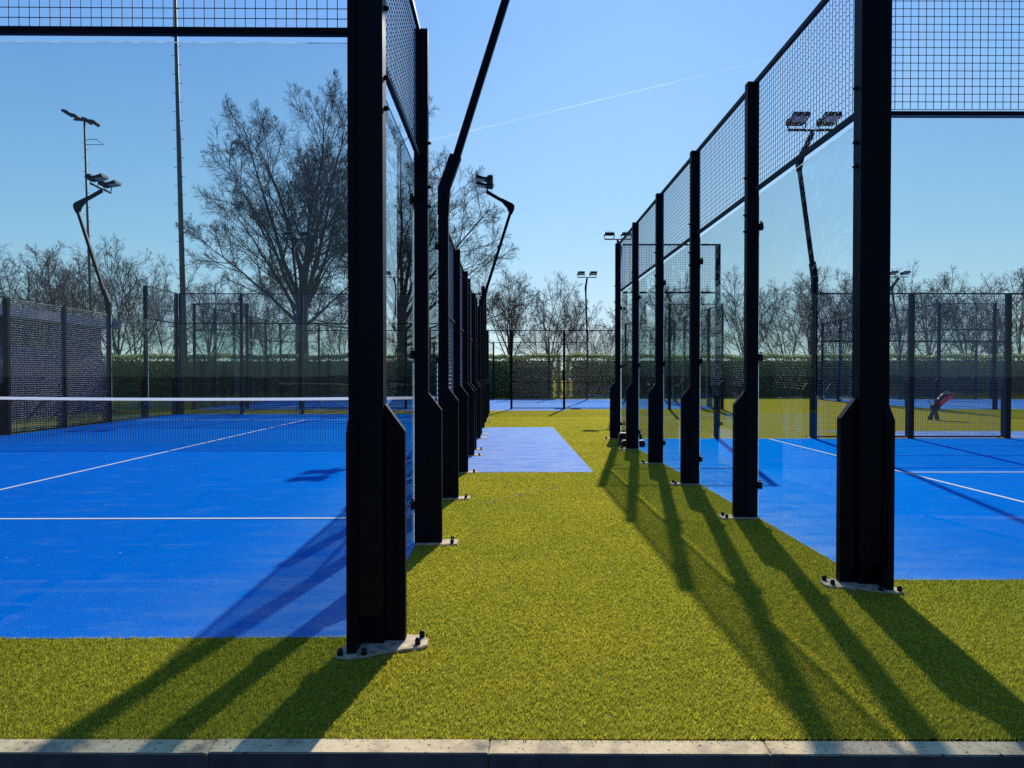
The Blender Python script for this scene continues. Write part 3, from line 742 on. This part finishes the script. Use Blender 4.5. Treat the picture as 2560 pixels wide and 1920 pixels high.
# ------------------------------------------------------------------ bare trees
def level(rng, P, Rr, nch, t0, t1, ang, lr, K, rr, upb, jit, minlen=0.0, outward=0.0, taper=0.35):
    """children of polylines P (N,K0,3), radii Rr (N,K0)"""
    N0, K0 = P.shape[:2]
    par = np.repeat(np.arange(N0), nch); n = len(par)
    k = np.tile(np.arange(nch), N0)
    t = t0+(t1-t0)*((k+rng.uniform(0.1, 0.9, n))/nch)
    ft = t*(K0-1); i = np.minimum(ft.astype(int), K0-2); fr_ = ft-i
    A0 = P[par, i]; B0 = P[par, i+1]; pos = A0+(B0-A0)*fr_[:, None]
    tan = B0-A0; tan /= np.linalg.norm(tan, axis=1)[:, None]+1e-9
    rad = Rr[par, i]*(1-fr_)+Rr[par, i+1]*fr_
    seglen = np.linalg.norm(P[:, 1:]-P[:, :-1], axis=2).sum(1)[par]
    # side direction: golden-angle round the parent
    ref = np.cross(tan, np.array([0.31, 0.17, 0.93])); ref /= np.linalg.norm(ref, axis=1)[:, None]+1e-9
    bi = np.cross(tan, ref)
    ph = k*2.399+rng.uniform(0, 6.28, N0)[par]+rng.normal(0, 0.4, n)
    side = ref*np.cos(ph)[:, None]+bi*np.sin(ph)[:, None]
    an = np.radians(rng.normal(ang, ang*0.25, n))
    d = tan*np.cos(an)[:, None]+side*np.sin(an)[:, None]
    ln = seglen*lr*(1.12-0.62*t)*rng.uniform(0.65, 1.25, n)+minlen
    r0 = np.minimum(rad*0.85, rad*rr*rng.uniform(0.8, 1.15, n))
    out = np.zeros((n, K, 3)); out[:, 0] = pos; rads = np.zeros((n, K))
    for j in range(1, K):
        d = d+rng.normal(0, jit, (n, 3)); d[:, 2] += upb
        d /= np.linalg.norm(d, axis=1)[:, None]
        out[:, j] = out[:, j-1]+d*(ln/(K-1))[:, None]
    rads = r0[:, None]*np.linspace(1, taper, K)[None]
    return out, rads
def tubes(levels, sides, name, mat, rmin):
    Vs = []; Fs = []; off = 0
    for (P, Rr), n in zip(levels, sides):
        N0, K = P.shape[:2]
        tan = np.zeros_like(P); tan[:, 1:-1] = P[:, 2:]-P[:, :-2]; tan[:, 0] = P[:, 1]-P[:, 0]; tan[:, -1] = P[:, -1]-P[:, -2]
        tan /= np.linalg.norm(tan, axis=2)[..., None]+1e-9
        ref = np.cross(tan, np.array([0.93, 0.31, 0.17])); ref /= np.linalg.norm(ref, axis=2)[..., None]+1e-9
        bi = np.cross(tan, ref); rr = np.maximum(Rr, rmin)
        a = np.arange(n)*2*np.pi/n
        V = P[:, :, None]+rr[:, :, None, None]*(ref[:, :, None]*np.cos(a)[None, None, :, None]+bi[:, :, None]*np.sin(a)[None, None, :, None])
        Vs.append(V.reshape(-1, 3))
        base = off+(np.arange(N0)[:, None, None]*K+np.arange(K-1)[None, :, None])*n
        k = np.arange(n)[None, None]; k2 = (k+1) % n
        Fs.append(np.stack([base+k, base+k2, base+n+k2, base+n+k], -1).reshape(-1, 4)); off += N0*K*n
    return np_mesh(name, np.concatenate(Vs), np.concatenate(Fs), mat, smooth=True)
def tree_meshes(seed, H, trunk_h, r0, nlimb, limb_ang, limb_len, ups, cnt, rmin, droop=0.0, fork=True):
    rng = np.random.default_rng(seed)
    K = 7; z = np.linspace(0, trunk_h, K)
    tr = np.zeros((1, K, 3)); tr[0, :, 2] = z; tr[0, :, 0] = 0.12*np.sin(z*0.6+seed)*z/trunk_h; tr[0, :, 1] = 0.1*np.cos(z*0.5+seed)*z/trunk_h
    rad = np.array([[r0*1.35, r0*1.08, r0, r0*0.95, r0*0.9, r0*0.85, r0*0.78]])
    # leaders rising from the trunk
    L = []
    n = nlimb; out = np.zeros((n, 9, 3)); rr = np.zeros((n, 9))
    for i in range(n):
        low = i/n
        az = i*2.399+rng.uniform(-.3, .3)
        t = 0.55+0.45*(1-low) if i > 0 else 1.0
        p = np.array([np.interp(t*trunk_h, z, tr[0, :, 0]), np.interp(t*trunk_h, z, tr[0, :, 1]), t*trunk_h])
        an = math.radians((limb_ang*(0.18+0.95*low))+rng.uniform(-5, 5))
        d = np.array([math.cos(az)*math.sin(an), math.sin(az)*math.sin(an), math.cos(an)])
        ln = ((H-p[2])*(1-low**1.6)*1.05 + H*limb_len*low**1.6)*rng.uniform(0.88, 1.04)
        out[i, 0] = p
        for j in range(1, 9):
            d = d+rng.normal(0, 0.07, 3); d[2] += ups*(1-low) - droop*low; d /= np.linalg.norm(d)
            out[i, j] = out[i, j-1]+d*ln/8
        rr[i] = r0*(0.44-0.16*low)*np.linspace(1, 0.25, 9)**1.6
    l1 = (out, rr)
    l2 = level(rng, *l1, cnt[0], 0.15, 0.99, 38, 0.42, 7, 0.5, 0.05, 0.07)
    l3 = level(rng, *l2, cnt[1], 0.15, 0.98, 34, 0.50, 6, 0.5, 0.03, 0.07)
    l4 = level(rng, *l3, cnt[2], 0.15, 1.0, 34, 0.52, 5, 0.5, 0.02, 0.08)
    l5 = level(rng, *l4, cnt[3], 0.15, 1.0, 32, 0.60, 4, 0.6, 0.02, 0.13, minlen=0.12)
    trunk = tubes([(tr, rad), l1, l2], [12, 8, 5], 'trunk', M['bark'], 0.02)
    crown = tubes([l3, l4, l5], [4, 3, 3], 'crown', M['twig'], rmin)
    return trunk, crown
def tree(name, label, loc, meshes, rz=0, sc_=1.0, group=None, sxy=1.0, cat='tree'):
    t = thing(name, label, cat, loc, rz, group); t.scale = (sc_*sxy, sc_*sxy, sc_)
    obj('trunk', meshes[0], t); obj('crown', meshes[1], t); return t

big = tree_meshes(15, 17.6, 6.8, 0.42, 15, 52, 0.31, 0.018, (11, 8, 6, 5), 0.0062, droop=0.012)
tree('bare_tree', 'huge bare tree towering over all others, seen through the left glass wall', (W(655, 858, 45).x, 45, 0), big)
bpy.data.objects[-1] if False else None
big2 = tree_meshes(23, 16.0, 5.5, 0.38, 14, 70, 0.48, 0.03, (10, 8, 6, 4), 0.007, droop=0.01)
tree('bare_tree', 'tall bare tree whose branches show right of the left post row', (-7.3, 48, 0), big2)

variants = [tree_meshes(31+i*7, 10.0, [2.6, 1.6, 3.4, 2.2, 1.2][i], [0.20, 0.17, 0.22, 0.16, 0.15][i], [9, 8, 9, 8, 7][i], [44, 48, 40, 50, 38][i], 0.66, 0.05, (8, 7, 4, 3), 0.006) for i in range(5)]
# x in photo, top y, distance, variant, label, width factor
row = [(15, 548, 60, 0, 'bare tree at the extreme left above the mesh fence', 1.2),
       (75, 524, 57, 1, 'bare bushy tree left of the leaning lamp mast, second from the left edge', 1.25),
       (140, 530, 63, 2, 'bare tree directly behind the elbow of the far left lamp mast', 1.2),
       (195, 545, 66, 3, 'bare tree hidden partly by the thin floodlight pole on the left', 1.0),
       (255, 508, 56, 0, 'bare tree just right of the thin floodlight pole', 1.1),
       (300, 516, 62, 1, 'bare tree between the thin pole and the thick pole, the rounder crown', 1.0),
       (362, 560, 61, 4, 'slim bare tree immediately left of the thick floodlight pole', 0.9),
       (455, 585, 55, 2, 'bare tree just right of the thick floodlight pole under the big tree', 1.1),
       (530, 600, 63, 3, 'bare tree behind the big tree crown on its left side', 1.1),
       (590, 580, 58, 0, 'bare tree just left of the big tree trunk', 1.0),
       (735, 590, 58, 1, 'bare tree just right of the big tree trunk beside the left post', 1.0),
       (865, 610, 60, 4, 'small bare tree seen in the gap between the first two left posts', 1.0),
       (1100, 570, 57, 2, 'tall bare tree standing first right of the far left lamp mast', 1.05),
       (1187, 587, 59, 0, 'round bare tree in the middle of the open sky gap', 1.15),
       (1243, 622, 62, 3, 'loose bare tree just left of the small distant lamp mast', 1.0),
       (1302, 648, 62, 4, 'lowest bare tree, between the small lamp mast and the right post row', 1.1),
       (1380, 600, 58, 1, 'bare tree behind the first narrow gaps of the right post row', 1.0),
       (1440, 590, 64, 2, 'bare tree behind the short mesh panel right of the alley posts', 1.1),
       (1500, 610, 60, 3, 'bare tree behind the small PC sign', 1.1),
       (1612, 573, 58, 0, 'bare tree either side of the second large right post', 1.1),
       (1700, 582, 61, 4, 'bare tree left of the mast seen through the right glass', 1.3),
       (1755, 578, 66, 2, 'bare tree directly behind the mast seen through the right glass', 1.1),
       (1812, 570, 58, 1, 'bare tree immediately left of the big right foreground post', 1.1),
       (1880, 565, 60, 0, 'bare tree hidden behind the big right foreground post', 1.0),
       (1945, 562, 63, 3, 'bare tree right of the big right post, behind the distant lamp pair', 1.1),
       (2010, 598, 60, 2, 'lower bare tree above the red machine', 1.1),
       (2090, 570, 58, 0, 'bare tree third from the right edge above the mesh fence', 1.15),
       (2150, 585, 64, 4, 'bare tree second from the right edge', 1.2),
       (2205, 545, 57, 1, 'taller bare tree at the extreme right edge', 1.2),
       (2290, 560, 60, 2, 'bare tree just beyond the right edge of the hedge', 1.1)]
for i, (px, py, d, vi, lab, wf) in enumerate(row):
    p = W(px, py, d); me_ = variants[vi][1]; hh_ = sorted(v.co.z for v in me_.vertices)[-12]; s_ = p.z/hh_
    tree('bare_tree', lab, (p.x, d, 0), variants[vi], rz=i*1.7, sc_=s_, sxy=wf*0.95, group='bare trees beyond the hedge')

# distant low scrub line behind the trees
def scrub():
    rng = np.random.default_rng(5); n = 26000
    x = rng.uniform(-170, 170, n); y = rng.uniform(150, 156, n); hh = 1.9+0.7*np.sin(x*0.09)+0.5*np.sin(x*0.31+1)
    z = rng.uniform(0, 1, n)*np.maximum(hh, 0.8); P = np.stack([x, y, z], 1)
    a = rng.normal(size=(n, 3))*0.45; b = rng.normal(size=(n, 3))*0.35
    V = np.stack([P-a, P+b, P+a, P-b], 1).reshape(-1, 3); q = np.arange(n)*4
    obj('far_scrub', np_mesh('far_scrub', V, np.stack([q, q+1, q+2, q+3], 1), M['core']), kind='stuff', cat='bushes',
        label='thin dark line of far bushes on the horizon beyond the hedge')
scrub()

# ------------------------------------------------------------------ tall floodlight poles
def floodpole(label, base, h, r0, r1, lean, head):
    t = thing('floodlight_pole', label, 'floodlight pole', base); t.rotation_euler = (0, -lean, 0)
    s = MB(); s.tube([(0, 0, 0), (0, 0, h*0.5), (0, 0, h)], [r0, (r0+r1)/2, r1], 14); obj('pole', s.mesh('pole', M['mast'], smooth=True), t)
    s = MB(); z = 2.5; k = 0
    while z < h-1:
        rr = r0+(r1-r0)*z/h; sg_ = 1 if k % 2 else -1
        s.tube([(sg_*rr*0.9, -0.02, z), (sg_*(rr+0.15), -0.02, z), (sg_*(rr+0.15), -0.02, z+0.06)], 0.014, 5); z += 0.5; k += 1
    obj('climbing_pegs', s.mesh('climbing_pegs', M['mast']), t)
    if head:
        s = MB(); s.bar((-0.9, 0.3, h+0.25), (0.75, -0.2, h-0.05), 0.12, 0.12); obj('crossbar', s.mesh('crossbar', M['steel_worn']), t)
        for i, (x, z) in enumerate(((-1.15, 0.62), (-0.62, 0.36), (0.15, 0.08), (0.62, -0.06))):
            s = MB(); s.prism([(-0.30, -0.10), (0.26, -0.16), (0.30, 0.06), (0.05, 0.13), (-0.28, 0.06)], 'y', -0.3, 0.22)
            l = obj('floodlight', s.mesh('floodlight', M['steel_worn'], bevel=0.01), t, (x, 0.05*i, h+z)); l.rotation_euler = (0, R(28), 0)
        s = MB(); zz = h-1.3
        s.tube([(0.05, 0, zz), (0.75, 0, zz+0.05), (1.3, 0, zz-0.35), (0.05, 0, zz-0.33)], 0.025, 5); obj('bracket', s.mesh('bracket', M['mast']), t)
    return t
floodpole('thin tall pole with a tilted bank of floodlights at the far left', (-29.2, 50, 0), 19.0, 0.105, 0.07, R(1.4), True)
floodpole('thick tall tapering pole with climbing pegs, running out of the top of the photo', (-17.55, 38.6, 0), 24.5, 0.165, 0.075, R(1.15), False)

# ------------------------------------------------------------------ clubhouse at the left
def clubhouse():
    t = thing('clubhouse', 'low flat-roofed grey building glimpsed through the mesh fence at the far left', 'building', (-14.6, 16, 0))
    s = MB(); s.box(-6, 0.35, 0, 10.2, 2.98, 3.26); obj('roof', s.mesh('roof', M['fascia'], bevel=0.01), t)
    s = MB(); s.box(-5.8, 0.0, 0.3, 9.6, 0.0, 2.15); s.box(-5.8, -0.05, 7.0, 9.6, 2.15, 2.98)
    for y in (0.3, 2.4, 4.6, 6.8): s.box(-0.12, 0.0, y, y+0.12, 2.15, 2.98)
    s.box(-5.8, -5.7, 0.3, 0.4, 2.15, 2.98)
    obj('wall', s.mesh('wall', M['cladding']), t)
    for y in (0.42, 2.52, 4.72):
        s = MB(); s.box(-0.07, -0.05, y, y+(1.98 if y < 1 else 2.08), 2.15, 2.98); obj('window', s.mesh('window', M['glass']), t)
    return t
clubhouse()

# ------------------------------------------------------------------ red machine, stepped box, litter
def machine():
    b = W(2022, 906, 20.6)
    t = thing('ball_machine', 'red and black machine tilted on a brown two-legged stand on the far turf', 'machine', (b.x, 20.6, 0))
    for x0, x1 in ((-0.18, -0.02), (0.10, 0.05)):
        s = MB(); s.bar((x0, -0.03, 0), (x1*0.6, 0, 0.36), 0.13, 0.10, w2=0.09, h2=0.07); s.bar((x0, 0.12, 0), (x1*0.6, 0.03, 0.36), 0.05, 0.05)
        obj('leg', s.mesh('leg', M['brownp'], bevel=0.008), t)
    s = MB(); s.prism([(-0.13, 0.30), (0.07, 0.28), (0.17, 0.44), (0.14, 0.56), (0.0, 0.58), (-0.12, 0.44)], 'y', -0.09, 0.09); obj('hub', s.mesh('hub', M['blackp'], bevel=0.01), t)
    s = MB(); s.prism([(0.08, 0.36), (0.22, 0.42), (0.62, 0.70), (0.60, 0.78), (0.30, 0.68), (0.10, 0.52)], 'y', -0.07, 0.07); obj('body', s.mesh('body', M['red'], bevel=0.012), t)
    s = MB(); s.prism([(0.10, 0.53), (0.30, 0.69), (0.60, 0.79), (0.66, 0.76), (0.62, 0.83), (0.28, 0.80), (0.08, 0.62)], 'y', -0.06, 0.06); obj('cover', s.mesh('cover', M['blackp'], bevel=0.01), t)
    s = MB(); s.tube([(0.16, 0, 0.70), (0.48, 0, 0.90)], 0.014, 6); s.tube([(0.47, 0, 0.895), (0.50, 0, 0.915)], 0.025, 6, 1); s.tube([(0.64, 0, 0.79), (0.68, 0, 0.81)], 0.025, 6, 1)
    obj('handle', s.mesh('handle', [M['blackp'], M['white']]), t)
    s = MB(); s.tube([(-0.12, 0, 0.42), (-0.27, 0, 0.62)], 0.011, 6); obj('stick', s.mesh('stick', M['blackp']), t)
    s = MB(); s.box(-0.03, 0.05, -0.05, 0.05, 0.585, 0.635); obj('cap', s.mesh('cap', M['greyp']), t)
    return t
machine().scale = (0.8, 0.8, 0.95)
def stepbox():
    t = thing('step_box', 'low dark grey two-step plastic box lying by the farthest right post', 'step', (2.20, 13.25, 0))
    s = MB(); s.box(-0.12, 0.30, -0.28, 0.0, 0, 0.10); s.prism([(0.0005, 0), (0.25, 0), (0.25, 0.21), (0.04, 0.21)], 'x', -0.12, 0.30)
    obj('body', s.mesh('body', M['blackp'], bevel=0.012), t)
    s = MB(); s.box(-0.10, 0.28, 0.05, 0.24, 0.212, 0.222); s.box(-0.10, 0.28, -0.26, -0.02, 0.102, 0.112); obj('tread', s.mesh('tread', M['greyp'], bevel=0.003), t)
stepbox()
def litter():
    rng = np.random.default_rng(9)
    V = []; Fc = []
    def chip(x, y, s, z=0.022):
        k = len(V); a = rng.uniform(0, 6.28); c, n = math.cos(a)*s, math.sin(a)*s
        V.extend([(x-c, y-n, z), (x+n*0.4, y-c*0.4, z+s*0.5), (x+c, y+n, z+s*0.2), (x-n*0.4, y+c*0.4, z)]); Fc.append((k, k+1, k+2, k+3))
    for i in range(150):      # crumbled strip of leaf on the turf
        t = rng.random(); p = Vector((-0.32+0.9*t**1.3, 6.95+1.25*t, 0))
        chip(p.x+rng.normal(0, 0.03), p.y+rng.normal(0, 0.03), rng.uniform(0.004, 0.016))
    for i in range(420):  # loose specks, many added to stand for white glints on the turf
        y = 2.7+rng.random()**1.3*12; chip(rng.uniform(-0.45, 2.1+0.0*y), y, rng.uniform(0.002, 0.0055)*(0.8+0.12*y))
    for i in range(60):
        chip(rng.uniform(-2.4, 3.6), rng.uniform(2.65, 3.5), rng.uniform(0.003, 0.008))
    for i in range(60):
        chip(rng.uniform(-7, -1), rng.uniform(3.8, 11), rng.uniform(0.004, 0.010), 0.008)
    for i in range(50):
        chip(rng.uniform(2.4, 8), rng.uniform(4.8, 13), rng.uniform(0.004, 0.010), 0.008)
    obj('leaf_litter', np_mesh('leaf_litter', np.array(V), np.array(Fc), simple('dry_leaf', (0.5, 0.40, 0.27), 0.8, scale=60, var=0.5)), kind='stuff', cat='litter',
        label='scattered dry leaf crumbs and pale glint specks on the green turf')
litter()

# contrail
ct = MB(); p0 = W(905, 312, 3200); p1 = W(1690, 124, 3200)
pts = [p0.lerp(p1, i/24) for i in range(25)]
ct.tube(pts, [4.6-1.6*(i/24) for i in range(25)], 6)
obj('contrail', ct.mesh('contrail', M['vapour'], smooth=True), kind='structure', label='thin white vapour trail crossing the sky', cat='contrail')

# ------------------------------------------------------------------ light and sky
SKYT = (7.4, 10.8, 13.8)
AZ, EL = R(10.4), R(32.3)      # sun to the right of straight ahead (+Y), elevation
world = bpy.data.worlds.new('World'); sc.world = world; world.use_nodes = True
nt = world.node_tree; nt.nodes.clear()
sky = nt.nodes.new('ShaderNodeTexSky'); sky.sky_type = 'NISHITA'; sky.sun_disc = False
sky.sun_elevation = EL; sky.sun_rotation = AZ; sky.air_density = 1.0; sky.dust_density = 0.4; sky.ozone_density = 1.6
bg = nt.nodes.new('ShaderNodeBackground'); bg.inputs['Strength'].default_value = 0.1
def vm(op, a, b):
    n = nt.nodes.new('ShaderNodeVectorMath'); n.operation = op
    for i, q in enumerate((a, b)):
        if isinstance(q, tuple): n.inputs[i].default_value = q
        else: nt.links.new(q, n.inputs[i])
    return n.outputs[0]
# soft shoulder on the physical sky so the glow round the sun keeps its blue, as the phone rendered it
shoulder = vm('DIVIDE', sky.outputs[0], vm('ADD', sky.outputs[0], (4.0, 3.7, 3.3)))
tcw = nt.nodes.new('ShaderNodeTexCoord'); sx = nt.nodes.new('ShaderNodeSeparateXYZ'); nt.links.new(tcw.outputs['Generated'], sx.inputs[0])
hz = ramp(nt, sx.outputs['Z'], [(0.0, (1.35, 1.15, 0.95)), (0.06, (1.15, 1.05, 0.93)), (0.17, (0.90, 0.96, 0.94)), (0.45, (0.58, 0.74, 1))])
back = ramp(nt, sx.outputs['Z'], [(0.15, (0.38, 0.42, 0.50)), (0.62, (1, 1, 1))])
sy = nt.nodes.new('ShaderNodeSeparateXYZ'); nt.links.new(tcw.outputs['Generated'], sy.inputs[0])
my = N(nt, 'ShaderNodeMath', _operation='MULTIPLY_ADD'); nt.links.new(sy.outputs['Y'], my.inputs[0]); my.inputs[1].default_value = 0.5; my.inputs[2].default_value = 0.5
nt.links.new(my.outputs[0], back.inputs[0])
skyc = vm('MULTIPLY', vm('MULTIPLY', vm('MULTIPLY', shoulder, SKYT), hz.outputs[0]), back.outputs[0])
wo = nt.nodes.new('ShaderNodeOutputWorld')
nt.links.new(skyc, bg.inputs[0]); nt.links.new(bg.outputs[0], wo.inputs[0])
sun = bpy.data.lights.new('sun', 'SUN'); sun.energy = 5.0; sun.angle = R(0.53); sun.color = (1.0, 0.95, 0.86)
so = bpy.data.objects.new('sun', sun); col.objects.link(so)
dirv = Vector((math.sin(AZ)*math.cos(EL), math.cos(AZ)*math.cos(EL), math.sin(EL)))
so.rotation_euler = (-dirv).to_track_quat('-Z', 'Y').to_euler(); so.location = (10, 30, 30)

cam = bpy.data.cameras.new('camera'); co = bpy.data.objects.new('camera', cam); col.objects.link(co)
cam.sensor_width = 36; cam.lens = 36*F/2212; cam.clip_start = 0.05; cam.clip_end = 20000
co.location = (0, 0, EYE); co.rotation_euler = (R(90-0.80), 0, R(-0.26))
sc.camera = co
sc.view_settings.view_transform = 'Standard'; sc.view_settings.look = 'None'; sc.view_settings.exposure = 0
sc.cycles.transparent_max_bounces = 48; sc.cycles.max_bounces = 8; sc.cycles.diffuse_bounces = 3; sc.cycles.glossy_bounces = 4
sc.cycles.use_denoising = False
sc.cycles.sample_clamp_indirect = 6; sc.cycles.sample_clamp_direct = 3
